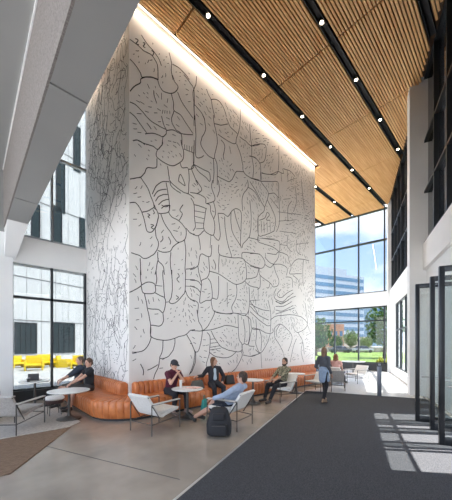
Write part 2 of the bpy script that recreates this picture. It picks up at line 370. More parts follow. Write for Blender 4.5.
TILES = {
(125,10): "30,188 75,220 120,262 170,290 205,345 212,400 214,452;30,315 70,360 100,405 110,435 150,430 190,440 212,448;105,160 140,215 180,262 215,310 235,360;285,275 298,330 300,400 310,452;305,350 345,372 385,410 415,450;65,185 85,195 70,215 88,222;115,210 130,215 118,235 132,245;170,262 185,275 175,295",
(125,75): "32,105 60,75 98,50 105,25 150,12 210,30;210,30 225,75 250,105 295,120 330,105 340,75 320,40 305,0;30,175 70,195 110,235 160,290 220,330 270,355;30,240 65,270 100,320 140,375;130,383 175,375 220,390 245,400 265,380 268,360 310,355 360,378 440,388;245,400 238,452;300,120 312,180 318,230 360,260 400,320 440,380;340,110 365,170 400,225 440,280;380,0 420,50 445,100 447,200 445,330;235,265 250,320 265,350;318,230 300,290 325,350 362,380 368,452;50,425 80,420 110,435 125,450;140,310 160,335 170,350;185,330 205,355;75,248 105,252;185,245 210,245;235,115 237,160;145,60 158,88;185,100 190,140 205,185;275,150 272,180;245,225 240,250;258,228 256,250;272,232 272,250;288,232 290,252",
(125,140): "80,0 130,25 180,40 210,60 240,30 240,0;200,85 205,110 235,135 290,165 330,160 370,130 378,80 365,30 362,0;205,120 200,180 145,180 125,215 100,240 32,252;100,240 140,300 165,360 185,410 190,440 205,452;30,405 65,403 90,430 100,450;275,170 285,240 290,265 350,320 400,345 410,330 410,190 370,180 355,150;410,190 440,180 445,140 447,0;175,350 200,300 240,270 285,270;185,365 215,330 268,318;195,395 225,360 275,350;215,420 240,395 282,382;235,445 255,425 287,420;265,275 275,330 285,400 287,452;345,265 358,222 388,295 345,265;290,265 300,300 360,345;378,60 445,85;400,345 430,360 447,375;385,30 385,60;400,35 400,68;415,40 415,72;430,45 430,78;210,60 200,85",
(125,205): "85,0 110,50 125,100 140,165 170,175 195,145 215,70 195,15 190,0;110,48 155,35 190,15;215,50 235,55 280,45 290,0;230,55 255,120 290,170 325,225 345,240 385,225 395,180 390,150 350,105 300,75 280,45;195,150 200,200 215,250 200,300 160,335 120,345 90,325 40,308;215,70 205,120 195,150;210,295 245,305 290,300 310,270 350,240;350,100 370,60 355,30 375,0;395,150 420,180 450,190;385,225 392,300 388,400 390,452;295,305 292,370 300,450;212,305 215,360 245,395 255,450;215,340 205,400 195,450;98,345 100,400 102,452;392,415 420,412 450,400;232,180 250,160;228,240 245,222 242,200;280,205 295,235 290,255;300,125 325,120;310,165 340,170;145,55 160,65 148,75 160,85;180,30 190,50 182,60;165,125 185,130 170,145 185,155;235,0 262,12 285,0",
(125,270): "100,0 98,60 105,100 60,130 25,145;105,100 145,78 180,85 195,100 190,145 120,150 105,105;125,150 140,220 155,300 165,360 165,430;190,145 225,165 255,180 262,215 245,275 215,255 150,250;245,275 248,330 225,360 165,355;245,0 245,60 250,110 255,180;300,0 305,100 300,170 285,205 310,218 340,200 370,165 388,130 390,0;262,208 285,205;195,100 240,105;200,0 205,50 200,95;388,130 410,175 450,205;392,105 450,105;392,62 450,62;150,190 158,220;180,175 185,205;215,185 222,200;190,285 215,285;62,250 90,245;70,325 90,318;340,20 350,40 335,60 350,80;330,165 345,180 330,190",
(125,325): "165,0 170,75 240,98 290,95 350,75 395,60 420,35 452,30;170,75 150,130 110,170 45,175;245,100 240,170 225,215 270,208 300,180 320,130 322,85;225,215 215,270 195,310 185,350;395,60 430,120 450,180 440,260 415,320;145,290 185,275 212,255;100,250 118,290 115,325;45,185 75,178;240,225 255,215;220,280 245,278;62,10 80,30;115,25 125,55",
(190,50): "42,170 38,220 20,270 25,350 28,452;105,250 120,290 135,320 145,370 160,440;135,320 180,325 215,370 235,430;325,380 325,452;25,350 70,400 95,450",
(190,115): "150,0 155,50 165,95 175,150 175,190 160,250 155,280 120,265 90,230 70,190 75,150 100,100 95,40 80,0;155,55 200,65 245,58;235,20 260,75 305,120;325,0 320,80 300,150 290,185 240,165 180,125;300,185 325,250 340,320 345,365 380,400 447,420;385,60 390,140 398,200 400,270 410,340 405,405;320,140 360,170 398,200 450,190;345,368 300,365 280,400 255,430 215,415 175,395;160,280 175,330 175,452;150,280 155,370 148,440;30,0 38,130 35,200 40,270 70,275 90,262;25,320 80,350 125,375 128,430 100,400 60,370 25,320;25,320 10,345 30,400 50,452;380,265 420,275 450,310;200,160 225,200 215,260 220,290;20,200 22,320;255,205 265,250;255,330 272,315;258,345 262,362",
(190,180): "0,80 60,92 100,120 105,150 150,140 160,110 140,50 145,0;5,115 25,160 30,260 35,300 20,330;25,160 65,170 105,185;30,200 95,212;33,235 90,250;35,275 88,280;38,315 90,312;105,150 130,165 135,210 155,260 160,310 150,355 115,345 88,310 95,240 105,180;45,90 75,60 40,0;0,340 50,360 90,325;55,362 65,420 65,452;180,215 215,218 245,235 270,200 300,185 330,210 330,300 325,400 330,440;265,210 265,290 280,350 330,430;285,195 300,260 325,330;180,215 190,300 195,360 180,390 150,355;222,235 230,340 250,440;370,0 375,45 345,90 335,130 340,200;375,45 420,80 450,140;385,130 395,230 390,330 380,370 345,410 335,440;380,370 430,385 450,390;440,220 440,385;135,350 130,440;150,140 165,200 155,250;180,0 190,60 175,110;15,30 30,45;25,20 40,35;35,5 50,20;50,55 60,75",
(190,245): "0,160 50,135 70,60 130,75 140,0;50,135 60,190 75,250 75,230 110,210 125,170 120,75;125,170 160,178 200,195 250,230 300,255 355,230 365,180 355,110 335,85 265,82 190,60 185,0;190,60 185,110 185,180;245,0 265,60 270,82;335,85 340,50 400,52 450,60;345,95 390,130 450,150;360,220 400,215 430,200 445,150;355,235 390,265 440,275;300,255 300,330 270,400 275,440 230,445 160,430 140,390 142,345 180,340 185,200;75,250 65,330 65,375 100,360 142,345 135,250 115,215;0,225 50,235 72,260;0,265 45,280 68,310;0,350 50,375 48,452;380,270 385,360 375,452;385,360 450,355;440,275 440,350;385,360 420,410 440,450;275,440 360,445;240,240 240,400;150,95 165,130 160,160",
(190,310): "0,130 70,135 110,110 150,40 160,0;45,0 55,70 80,130 60,250 35,270 15,225 0,215;70,135 150,125 235,100 310,115;135,135 165,190 205,240 275,265 330,265 335,220 315,180 310,30;110,145 130,180 125,270 120,300;128,190 160,185;128,215 180,210;128,240 195,230;130,258 200,245;125,275 165,300 220,308 265,300 300,265;330,265 335,300 300,370 270,400;340,290 400,300 445,280;35,270 35,330 15,390 0,410;120,300 105,350 110,390;160,10 230,25 290,20 355,35 380,0;355,35 390,60 400,120 450,125;345,60 355,150 350,210;375,40 385,140 375,220 350,215;400,120 385,190 380,230 415,235;425,60 430,150 425,220 450,280;350,215 335,235 345,280",
(250,110): "5,235 50,220 100,230 100,300 90,330 60,345;0,295 40,315 65,350 70,400 75,452;75,405 120,415 180,400 185,230;180,395 215,410 210,380;215,290 240,292;215,380 260,395 290,430;30,190 60,182;35,205 50,212",
(250,170): "0,50 60,70 130,75 180,80 185,150 190,330 170,400;70,0 70,70 110,130 118,165 95,240 90,265 65,290 50,320 55,420 100,418 155,395;0,75 40,140 80,220 95,240;75,20 130,28 180,10;118,155 155,150 185,180;110,190 140,250 165,320 155,395;60,325 95,310 110,275 125,290 105,320 130,325;240,75 290,55;72,330 75,405;90,335 92,405;110,335 112,400;128,330 132,398;245,70 240,0;180,270 330,290;185,330 250,325;240,330 300,320;270,200 245,240 245,330;130,180 185,250;60,440 160,445;190,395 300,410;290,100 300,200 280,270;330,60 340,160 350,260;200,20 205,75;355,290 380,300;350,310 378,322;340,380 355,420;215,190 260,185",
(250,235): "0,120 60,125 95,170 85,210 50,215 0,200;55,0 50,40 95,60 150,80 185,110 180,150 150,190 130,210 95,190;75,20 140,30 190,45 190,110;110,118 165,125 185,110 240,130 250,160 265,210 255,250 300,250 335,250;95,145 130,180 150,190 165,240 185,290 180,325 150,335 130,310 65,260 60,220;150,190 200,190 240,215 235,260;100,150 100,118;265,200 290,165 320,155 380,165;65,260 65,335 45,350;130,310 120,340 105,340;170,345 155,380 165,415 210,430 245,400 280,375;200,350 175,385 200,405 240,375 275,355;165,425 205,445 260,410 295,395;345,160 340,250 345,330;275,260 310,290 320,330;245,0 240,70 270,110;300,30 300,100 330,130;230,270 270,280 275,340;190,60 240,70;300,60 380,50",
(250,300): "130,130 165,105 210,100 265,95 330,110 370,150 355,185 310,210 285,190 275,145;15,180 60,190 110,215 145,210 160,180 195,155 235,185 270,230 265,280 245,330;0,25 70,60 125,70;0,75 60,130 110,165 130,165;0,40 60,100 120,130;115,0 130,60 135,130 130,210;160,190 160,240 190,290 215,340;195,155 170,200 175,240;130,220 110,280 70,340 35,320;60,190 75,250 70,330;70,340 75,440;0,365 50,350 70,340;310,210 340,270 350,350;300,250 280,300 260,400;165,10 200,20 250,0;165,40 215,40 270,10;165,65 210,70 280,35;165,90 200,80 290,50;200,80 200,140;355,20 365,90 372,150;340,270 330,330 345,400;370,160 395,220;215,345 230,400",
}
mur = MB(); samples = []
fnF = lambda h, z, l: (h, MY-l, z)
kx = 70/452
for (ox, oy), txt in TILES.items():
    for ln in txt.split(';'):
        raw = [tuple(map(float, q.split(','))) for q in ln.split()]
        pts = [toW(ox+x*kx, oy+y*kx) for x, y in raw]
        pts = [(min(max(h, MX0+.01), MX1-.01), min(z, 10.1)) for h, z in pts]
        cs = catmull(pts, 6)
        # hand wobble
        cs = [(h+.012*noise.noise((h*6, z*6, 1)), z+.012*noise.noise((h*6, z*6, 9))) for h, z in cs]
        ribbon(mur, cs, .022 if len(raw) > 2 else .015, fnF)
        samples += cs
grid = {}
for h, z in samples: grid.setdefault((int(h/.15), int(z/.15)), []).append((h, z))
def near(h, z, r=.11):
    i, j = int(h/.15), int(z/.15)
    for a in (-1, 0, 1):
        for b in (-1, 0, 1):
            for p in grid.get((i+a, j+b), ()):
                if (p[0]-h)**2+(p[1]-z)**2 < r*r: return True
    return False
cnt = 0
for _ in range(9000):
    h = random.uniform(MX0+.12, MX1-.1); z = random.uniform(1.0, 9.75)
    dens = noise.noise((h*.8, z*.8, 3.3))
    fa = (h-MX0)/9.3
    if dens < -.12-.4*fa or near(h, z, .11-.03*fa): continue
    if random.random() > .45+dens+.3*fa: continue
    a = noise.noise((h*.45, z*.45, 8))*4+random.uniform(-.35, .35)+1.2
    L = .05 if noise.noise((h*1.1, z*1.1, 20)) > .1 else .11
    dx, dz = math.cos(a)*L/2, math.sin(a)*L/2
    ribbon(mur, [(h-dx, z-dz), (h+.01, z), (h+dx, z+dz)], .014, fnF); cnt += 1
    for q in ((h, z),): grid.setdefault((int(h/.15), int(z/.15)), []).append(q)
tag(mur.build('mural', ink), 'floor to ceiling black line drawing of winding cells and dashes on the white wall', 'mural')
# side of the block: finer, denser scribble
sd = MB(); fnS = lambda h, z, l: (MX0-l, h, z)
for k in range(230):
    h = random.uniform(MY+.05, LY-.1); z = random.uniform(.8, 9.8)
    if z > 4.9 and z < 7.2 and random.random() < .35: continue
    a = random.uniform(0, 6.28); pts = [(h, z)]
    for j in range(random.randint(5, 16)):
        a += noise.noise((h*2.5, z*2.5, k*.37))*1.5+random.uniform(-.25, .25)
        h += math.cos(a)*.11; z += math.sin(a)*.14
        if not (MY+.03 < h < LY-.05 and .5 < z < 10.0): break
        pts.append((h, z))
    if len(pts) > 2: ribbon(sd, catmull(pts, 3), .0085, fnS)
for k in range(700):
    h = random.uniform(MY+.05, LY-.1); z = random.uniform(.8, 9.8); a = noise.noise((h, z, 5))*5
    ribbon(sd, [(h, z), (h+.07*math.cos(a), z+.07*math.sin(a))], .009, fnS)
tag(sd.build('mural', ink), 'denser black line drawing on the narrow left side face of the mural block', 'mural')

# ------------------------------------------------------------------ left window wall (Y = 10)
fr = MB()
fr.box(-5, MX0-.002, LY, LY+.45, ZB0, ZB1-.05).build('b', white_paint); bpy.data.objects['b'].name = 'wall_left'
struct(bpy.data.objects['wall_left'])
lw = bpy.data.objects['wall_left']
MB().box(-.3, .90, 9.55, 10.45, 0, ZB0).box(-6, -.3, 9.9, 10.45, 0, ZB0).build('column', white_paint, lw)
# haunch where the bulkhead lands on the beam
MB().add([(.75, 9.2, 5.0), (1.2, 9.2, 5.0), (1.2, 10, 5.0), (.75, 10, 5.0), (.75, 10, 4.15), (1.0, 10, 4.15)],
         [(0, 1, 2, 3), (0, 4, 5, 1), (1, 5, 2), (0, 3, 4), (2, 5, 4, 3)]).build('haunch', white_paint, lw)
def window(idx, frame_boxes, panes, M=None, fm=mullion_m, gm=glass, pn='window_pane'):
    w = empty('window_%d' % idx, (0, 0, 0)); struct(w)
    f = MB()
    for b in frame_boxes: f.box(*b, M)
    f.build('window_frame', fm, w)
    for p in panes: MB().box(*p, M).build(pn, gm, w)
    return w
xs = [.93, 1.93, 2.90]
fb = [(x-.03, x+.03, LY+.05, LY+.17, .32, ZB0) for x in xs] + [(.9, MX0, LY+.05, LY+.17, 3.06, 3.13), (.9, MX0, LY+.05, LY+.17, .30, .36)]
window(1, fb, [(.95, 1.91, LY+.1, LY+.11, .35, 4.1), (1.95, 2.89, LY+.1, LY+.11, .35, 4.1)])
fb = [(x-.03, x+.03, LY+.05, LY+.17, ZB1-.05, 10.4) for x in (-.07, .93, 1.93)] + [(-.1, MX0, LY+.05, LY+.17, z, z+.07) for z in (4.9, 7.6, 10.33)]
window(2, fb, [(.95, 1.91, LY+.1, LY+.11, 4.95, 10.3), (1.95, 2.93, LY+.1, LY+.11, 4.95, 10.3)], fm=mull_light)
struct(MB().box(.9, MX0, LY-.10, LY+.3, 0, .32).build('baseboard_left', sill_m))

# soffit and bulkhead over the left seating
sf = MB()
for a, b in ((-4, .32), (.32, 4.02), (4.04, 7.73), (7.75, 9.99)):
    sf.box(.75, 1.2, a+.005, b-.005, 5.0, 10.41)
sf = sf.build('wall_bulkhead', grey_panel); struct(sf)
MB().box(.72, .749, -4, 9.9, 5.0, 6.65).build('plaster_face', plaster, sf)
MB().box(.70, .72, -4, 9.9, 6.60, 6.65).build('shadow_trim', white_paint, sf)
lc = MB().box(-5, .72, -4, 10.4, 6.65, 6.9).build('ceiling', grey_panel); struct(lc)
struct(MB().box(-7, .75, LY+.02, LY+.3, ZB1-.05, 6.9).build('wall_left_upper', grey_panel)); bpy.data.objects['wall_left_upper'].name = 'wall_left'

# ------------------------------------------------------------------ right facade
wr = MB()
wr.box(-12, 11.45, -.60, 0, ZB0, ZB1, MW)                       # ring beam
wr.box(-12, -3.3, -.5, 0, 0, ZB0, MW).box(.35, 2.85, -.5, -.1, 0, ZB0, MW)                            # solid wall behind the camera side
wr.box(2.85, 3.30, -.5, .36, 0, ZC+.2, MW)                       # near column
wr.box(11.15, 11.6, -.5, .12, 0, ZC+.2, MW)                      # corner column
wr = wr.build('wall_right', white_paint); struct(wr)
MB().box(-3.3, -3.15, -.5, 0, 0, ZB0, MW).build('jamb', mullion_m, wr)
# upper dark glazing
fb = []
for s in [-11+1.15*k for k in range(20)]:
    if 2.6 < s < 3.5 or s > 11.1: continue
    fb.append((s-.03, s+.03, -.25, -.02, ZB1, ZC+.2))
for z in (ZB1, 6.6, 8.24, ZC+.1): fb += [(-12, 2.85, -.24, -.03, z, z+.07), (3.3, 11.15, -.24, -.03, z, z+.07)]
window(3, fb, [(-12, 2.85, -.16, -.14, ZB1, ZC+.1), (3.3, 11.15, -.16, -.14, ZB1, ZC+.1)], MW, fm=mullion_m, gm=glass_dark)
# lower clear glazing, far bay
fb = []
for s in (3.33, 4.9, 6.5, 8.1, 9.7, 11.1): fb.append((s-.03, s+.03, -.42, -.28, .3, ZB0))
for z in (.3, 2.5, ZB0-.06): fb.append((3.3, 11.15, -.42, -.28, z, z+.06))
window(4, fb, [(3.36, 11.1, -.36, -.35, .35, 4.08)], MW, fm=mullion_m, gm=glass_clear)
struct(MB().box(3.3, 11.15, -.5, -.02, 0, .30, MW).build('baseboard_right', white_paint))
# glazed screen over and between the doors
fb = [(-3.3, .35, -.38, -.34, 3.04, 3.09), (-3.3, .35, -.42, -.30, ZB0-.05, ZB0)]
for s in (-3.15, -2.25, -1.3, -.72, .32): fb.append((s-.03, s+.03, -.42, -.30, 0 if s > -.5 or s < -3 else 0, ZB0))
window(5, fb, [(-3.1, .3, -.365, -.355, 3.09, 4.05), (-.7, .3, -.365, -.355, .05, 3.04)], MW, gm=glass_clear)

def door(tip, w, h, label):
    """leaf standing open at right angles to the facade; tip = inner free edge"""
    ang = math.atan2(-WN.y, -WN.x)
    d = empty('glass_door', (tip.x, tip.y, .012), ang)
    tag(d, label, 'door', 'open glass door leaves')
    t = .04
    MB().box(0, .075, -t, t, 0, h).box(w-.075, w, -t, t, 0, h).box(.075, w-.075, -t, t, h-.09, h).box(.075, w-.075, -t, t, 0, .12).build('door_frame', door_m, d, bevel=.004)
    MB().box(.075, w-.075, -.006, .006, .12, h-.09).build('door_pane', glass_door, d)
    hb = MB().tube([(.10, -.09, .98), (w-.10, -.09, .98)], .014)
    hb.tube([(.12, -.09, .98), (.12, -.0, .98)], .01).tube([(w-.12, -.09, .98), (w-.12, 0, .98)], .01)
    hb.build('push_bar', steel, d, smooth=True)
    MB().tube([(.035, .09, .85), (.035, .09, 1.25)], .014).tube([(.035, .09, .9), (.035, .03, .9)], .008).tube([(.035, .09, 1.2), (.035, .03, 1.2)], .008).build('pull_handle', steel, d, smooth=True)
    return d
door(Vector((5.80, .88)), .90, 3.0, 'nearest open glass door leaf with thick dark frame at the right edge of the photo')
door(Vector((6.66, 1.15)), .85, 3.02, 'middle open glass door leaf, a dark stile between the two others')
door(Vector((7.16, 1.50)), .90, 3.0, 'farthest open glass door leaf with clear pane next to the white column')

# ------------------------------------------------------------------ far window wall
A = Vector((18.8, 5.24)); B = Vector((18.14, 9.99)); E = (B-A).normalized(); ha = math.atan2(E.y, E.x)
MF = Matrix.Translation((A.x, A.y, 0)) @ Matrix.Rotation(ha, 4, 'Z')     # x along wall (towards the mural), -y outside
LF = (B-A).length+.3
def sfar(px):
    # where the ray through px meets the far wall
    d = P(px, 1.0); # solve t*d = A + s*E
    det = d.x*(-E.y)+E.x*d.y
    t = (A.x*(-E.y)+E.x*A.y)/det
    return (d*t-A).dot(E)
fw = struct(MB().box(-.3, LF+.5, -.45, 0, ZB0, ZB1+.02, MF).build('wall_far', white_paint))
ss = [sfar(384), sfar(357.9), sfar(333.8), sfar(313.4)]
fb = [(s-.035, s+.035, -.30, -.12, ZB1, ZC+.2) for s in ss+[LF]] + [(0, LF, -.3, -.12, z, z+.09) for z in (ZB1, 8.2, ZC-.05)]
window(6, fb, [(0, LF, -.22, -.21, ZB1+.05, ZC)], MF, gm=glass_far)
fb = [(s-.035, s+.035, -.30, -.12, .3, ZB0) for s in ss+[LF]] + [(0, LF, -.3, -.12, z, z+.08) for z in (.45, 3.15, ZB0-.08)]
window(7, fb, [(0, LF, -.22, -.21, .5, ZB0-.05)], MF, gm=glass_far)
struct(MB().box(-.1, LF+.3, -.35, .02, 0, .46, MF).build('baseboard_far', sill_m))
struct(MB().box(-.5, 0.02, -.45, .3, 0, ZC+.2, MF).build('wall_far_corner', white_paint)); bpy.data.objects['wall_far_corner'].name = 'wall_far'

# ------------------------------------------------------------------ rugs
rl = MB().prism([(1.78, 6.50), (1.50, 6.26), (-2.2, 6.45), (-2.2, 9.3), (.8, 9.4), (1.7, 8.9)], 0, .010).build('rug', rug_light)
tag(rl, 'pale speckled rug under the grey lounge chair by the left window', 'rug')
rb = MB().prism([(1.51, 6.19), (.40, 4.52), (-2.2, 4.62), (-2.2, 6.36)], 0, .012).build('rug', rug_brown)
tag(rb, 'angular brown woven rug at the lower left corner of the floor', 'rug')

# ------------------------------------------------------------------ banquette (channel tufted sweep)
def sweep(path, prof, ch, amp, name, parent, closed_ends=True):
    """path: list of (x,y, nx,ny, s); prof: list of (offset along n, z, bulge weight)"""
    vs = []; fs = []; m = len(prof)
    for (x, y, nx, ny, s) in path:
        b = abs(math.sin(math.pi*s/ch))**.45
        for (o, z, w, wz) in prof:
            k = amp*(b-1)*w
            vs.append((x+nx*(o+k), y+ny*(o+k), z+amp*(b-1)*wz))
    n = len(path)
    for i in range(n-1):
        for j in range(m):
            a = i*m+j; c = i*m+(j+1) % m
            fs.append((a, c, c+m, a+m))
    fs.append(tuple(range(m-1, -1, -1))); fs.append(tuple(range((n-1)*m, n*m)))
    mb = MB().add(vs, fs); return mb
def straight(p0, p1, nrm, ch, s0=0, per=10):
    L = (Vector(p1)-Vector(p0)).length; k = max(1, round(L/ch)); c = L/k; out = []
    for i in range(k*per+1):
        t = i/(k*per); out.append((p0[0]+(p1[0]-p0[0])*t, p0[1]+(p1[1]-p0[1])*t, nrm[0], nrm[1], t*k))
    return out, k
ban = empty('leather_banquette', (MX0, MY, 0))
tag(ban, 'long orange channel tufted leather banquette wrapped around the base of the mural block', 'sofa')
def place(mb, name, m=leather, par=ban):
    mb.v = [(v[0]-MX0, v[1]-MY, v[2]) for v in mb.v]
    o = mb.build(name, m, par, smooth=True)
    bm = bmesh.new(); bm.from_mesh(o.data); bmesh.ops.recalc_face_normals(bm, faces=bm.faces); bm.to_mesh(o.data); bm.free()
    return o
seat_prof = lambda d: [(0.0, .06, 0, 0), (0.0, .42, 0, 0), (.03, .45, 0, 1), (d-.10, .455, 0, 1), (d-.03, .435, .6, .8), (d, .38, 1, .3), (d-.01, .22, 1, 0), (d-.04, .08, 1, 0), (d-.06, .06, .5, 0)]
back_prof = [(0.02, .42, 0, 0), (.02, .70, 0, .2), (.06, .745, .2, 1), (.13, .755, .4, 1), (.20, .73, .8, .8), (.235, .67, 1, .3), (.245, .55, 1, 0), (.25, .43, 1, 0)]
D = .96
CH = .17
# seat: left run (facing -X), round corner, mural run (facing -Y)
path = []; s = 0
p, k = straight((MX0, 9.35), (MX0, MY), (-1, 0), CH); path += p; s = k
arcn = 9
for i in range(1, arcn*10+1):
    t = i/(arcn*10); an = math.pi+t*math.pi/2
    path.append((MX0, MY, math.cos(an), math.sin(an), s+t*arcn))
s += arcn
p, k = straight((MX0, MY), (12.1, MY), (0, -1), CH)
path += [(a, b, c, d, e+s) for a, b, c, d, e in p[1:]]
place(sweep(path, seat_prof(D), 1.0, .022, 's', None), 'seat')
p, k = straight((MX0, 9.35), (MX0, MY+.03), (-1, 0), .13)
place(sweep(p, back_prof, 1.0, .03, 'b', None), 'backrest')
p, k = straight((MX0+.06, MY), (12.1, MY), (0, -1), .13)
place(sweep(p, back_prof, 1.0, .03, 'b', None), 'backrest')
# dark plinth
pl = MB().box(MX0-.85, MX0-.01, MY, 9.33, 0, .06).box(MX0, 12.08, MY-.85, MY-.01, 0, .06)
pl.prism([(MX0, MY)]+[(MX0+.85*math.cos(math.pi+t*math.pi/16), MY+.85*math.sin(math.pi+t*math.pi/16)) for t in range(9)], 0, .06)
place(pl, 'plinth', black_plastic)

# ------------------------------------------------------------------ tables
def table(loc, r, h, label, baser=.22, group='round white pedestal tables'):
    t = empty('pedestal_table', (loc[0], loc[1], .0125)); tag(t, label, 'table', group)
    MB().lathe([(.001, h-.028), (r-.02, h-.028), (r, h-.012), (r-.003, h), (.001, h)], 40).build('tabletop', tabletop, t, smooth=True)
    MB().lathe([(.03, .02), (.028, h-.05), (.09, h-.029), (.001, h-.029)], 20).build('stem', frame_metal, t, smooth=True)
    MB().lathe([(.001, 0), (baser, 0), (baser, .012), (baser*.5, .03), (.05, .07), (.03, .12), (.001, .12)], 32).build('base', frame_metal, t, smooth=True)
    return t
table((1.66, 6.93), .43, .64, 'round white table on a dark tulip base at the left end of the orange banquette', .25)
table((3.66, 5.16), .36, .67, 'round table where the person in the maroon top leans, beside the white sling chair')
table((5.92, 5.14), .31, .67, 'round table between the reclining man and the bearded man')
table((8.25, 5.2), .31, .67, 'round table right of the bearded man, left of the standing woman')
table((1.30, 8.85), .36, .70, 'round table at the left window with small things on it', .2)
table((15.4, 6.1), .62, .74, 'wide white table in front of the far window', .32)

# ------------------------------------------------------------------ sling lounge chairs
def sling_chair(loc, face, label, seat_m=sling, pad=armpad, w=.62, d=.72):
    c = empty('lounge_chair', (loc[0], loc[1], 0.0125), face)      # local +x = facing
    tag(c, label, 'chair', 'metal framed sling lounge chairs')
    hw = w/2; r = .011
    for sy in (-1, 1):
        y = sy*hw
        MB().tube([(d/2, y, 0), (d/2, y, .56)], r, 6).build('leg', frame_metal, c, smooth=True)
        MB().tube([(-d/2, y, 0), (-d/2, y, .56)], r, 6).build('leg', frame_metal, c, smooth=True)
        f = MB().tube([(-d/2, y, .56), (d/2, y, .56)], r, 6).tube([(-d/2, y, .20), (d/2, y, .24)], r*.9, 6)
        f.tube([(-d/2, y, .56), (-d/2+.22, y, .24)], r*.9, 6)
        f.build('side_rail', frame_metal, c, smooth=True)
        MB().box(-d/2+.02, d/2-.01, y-.035, y+.035, .565, .585).build('arm_pad', pad, c, bevel=.008)
    for pa, pb in (((-d/2, -hw, .2), (-d/2, hw, .2)), ((d/2, -hw, .24), (d/2, hw, .24)), ((-d/2-.06, -hw+.02, .70), (-d/2-.06, hw-.02, .70))): MB().tube([pa, pb], r*.9, 6).build('cross_rail', frame_metal, c, smooth=True)
    # sling as a padded curved shell
    prof = [(-d/2-.07, .73), (-d/2+.02, .60), (-d/2+.12, .44), (-d/2+.20, .34), (-d/2+.30, .305), (0, .33), (d/2-.06, .385), (d/2-.01, .385)]
    prof = catmull(prof, 4); th = .05; vs = []; n = len(prof)
    for i, (x, z) in enumerate(prof):
        a = prof[max(0, i-1)]; b = prof[min(n-1, i+1)]; L = math.hypot(b[0]-a[0], b[1]-a[1])
        nx, nz = -(b[1]-a[1])/L*th/2, (b[0]-a[0])/L*th/2
        for yy in (-hw+.03, hw-.03):
            vs += [(x+nx, yy, z+nz), (x-nx, yy, z-nz)]
    fs = []
    for i in range(n-1):
        a = i*4; b = a+4
        fs += [(a, b, b+2, a+2), (a+1, a+3, b+3, b+1), (a, a+1, b+1, b), (a+2, b+2, b+3, a+3)]
    fs += [(0, 2, 3, 1), ((n-1)*4, (n-1)*4+1, (n-1)*4+3, (n-1)*4+2)]
    sl = MB().add(vs, fs).build('sling', seat_m, c, bevel=.012)
    if pad is not None:
        MB().box(-.14, d/2-.04, -hw+.05, hw-.05, .355, .41).build('seat_cushion', seat_m, c, bevel=.02)
    return c
sling_chair((2.72, 4.92), R(12), 'white sling chair with empty seat in front of the sofa corner')
sling_chair((3.97, 4.08), R(103), 'sling chair seen from behind that holds the reclining man in the blue shirt')
C3 = sling_chair((6.88, 4.86), R(172), 'sling chair in which the bearded man sits')
sling_chair((8.95, 4.75), R(178), 'pale sling chair just left of the walking woman', sling)
sling_chair((9.95, 4.6), R(25), 'grey sling chair with its back to the camera, right of the walking woman', sling_grey, w=.66)
sling_chair((12.35, 4.75), R(165), 'sling chair on the pale floor farthest right in the seating group', sling)
sling_chair((11.3, 5.15), R(5), 'sling chair under the seated brown haired person near the far window', sling)
sling_chair((.68, 6.82), R(50), 'grey sling chair on the pale rug at the left edge', sling_grey, w=.62, d=.86)

# upholstered armchair at the left edge
ac = empty('armchair', (.0, 7.95, .01), R(-20)); tag(ac, 'boxy speckled armchair with wooden back cut off by the left edge', 'armchair')
MB().box(-.45, .42, -.32, .32, .12, .44).build('seat', upholst, ac, bevel=.04)
MB().box(-.45, .42, -.46, -.33, .10, .62).build('armrest', upholst, ac, bevel=.03)
MB().box(-.45, .42, .33, .46, .10, .62).build('armrest', upholst, ac, bevel=.03)
MB().box(-.60, -.46, -.44, .44, .10, .82).build('backrest', brownwood, ac, bevel=.03)
for sx, sy in ((-.5, -.38), (.36, -.38), (-.5, .38), (.36, .38)): MB().tube([(sx, sy, 0), (sx, sy, .13)], .018, 8).build('leg', frame_metal, ac)
# round stool behind the left table
st = empty('round_stool', (1.50, 7.58, .0115)); tag(st, 'low round stool with pale cushion behind the left pedestal table', 'stool')
MB().lathe([(.001, .36), (.19, .36), (.215, .385), (.21, .42), (.17, .44), (.001, .445)], 28).build('cushion', sling, st, smooth=True)
MB().lathe([(.001, .28), (.19, .28), (.20, .30), (.20, .36), (.001, .36)], 28).build('seat_pan', mat('dark_stool_shell', (.07, .04, .035), .5), st, smooth=True)
for k in range(4):
    a = R(45+90*k); MB().tube([(.15*math.cos(a), .15*math.sin(a), .29), (.17*math.cos(a), .17*math.sin(a), 0)], .009, 6).build('leg', frame_metal, st)

# ------------------------------------------------------------------ bollard
q = G(379.3, 396)
bo = empty('bollard', (9.75, 3.03, .008), WH); tag(bo, 'waist high slim grey metal post at the end of the carpet', 'post')
MB().box(-.075, .075, -.06, .06, 0, .96).build('post', mat('grey_post', (.17, .19, .23), .4, .4), bo, bevel=.008)
MB().box(-.08, .08, -.065, .065, .97, 1.08).build('reader_head', black_plastic, bo, bevel=.01)
MB().box(-.05, -.081, -.04, .04, .99, 1.06).build('screen', mat('reader_screen', (.3, .32, .36), .2), bo)

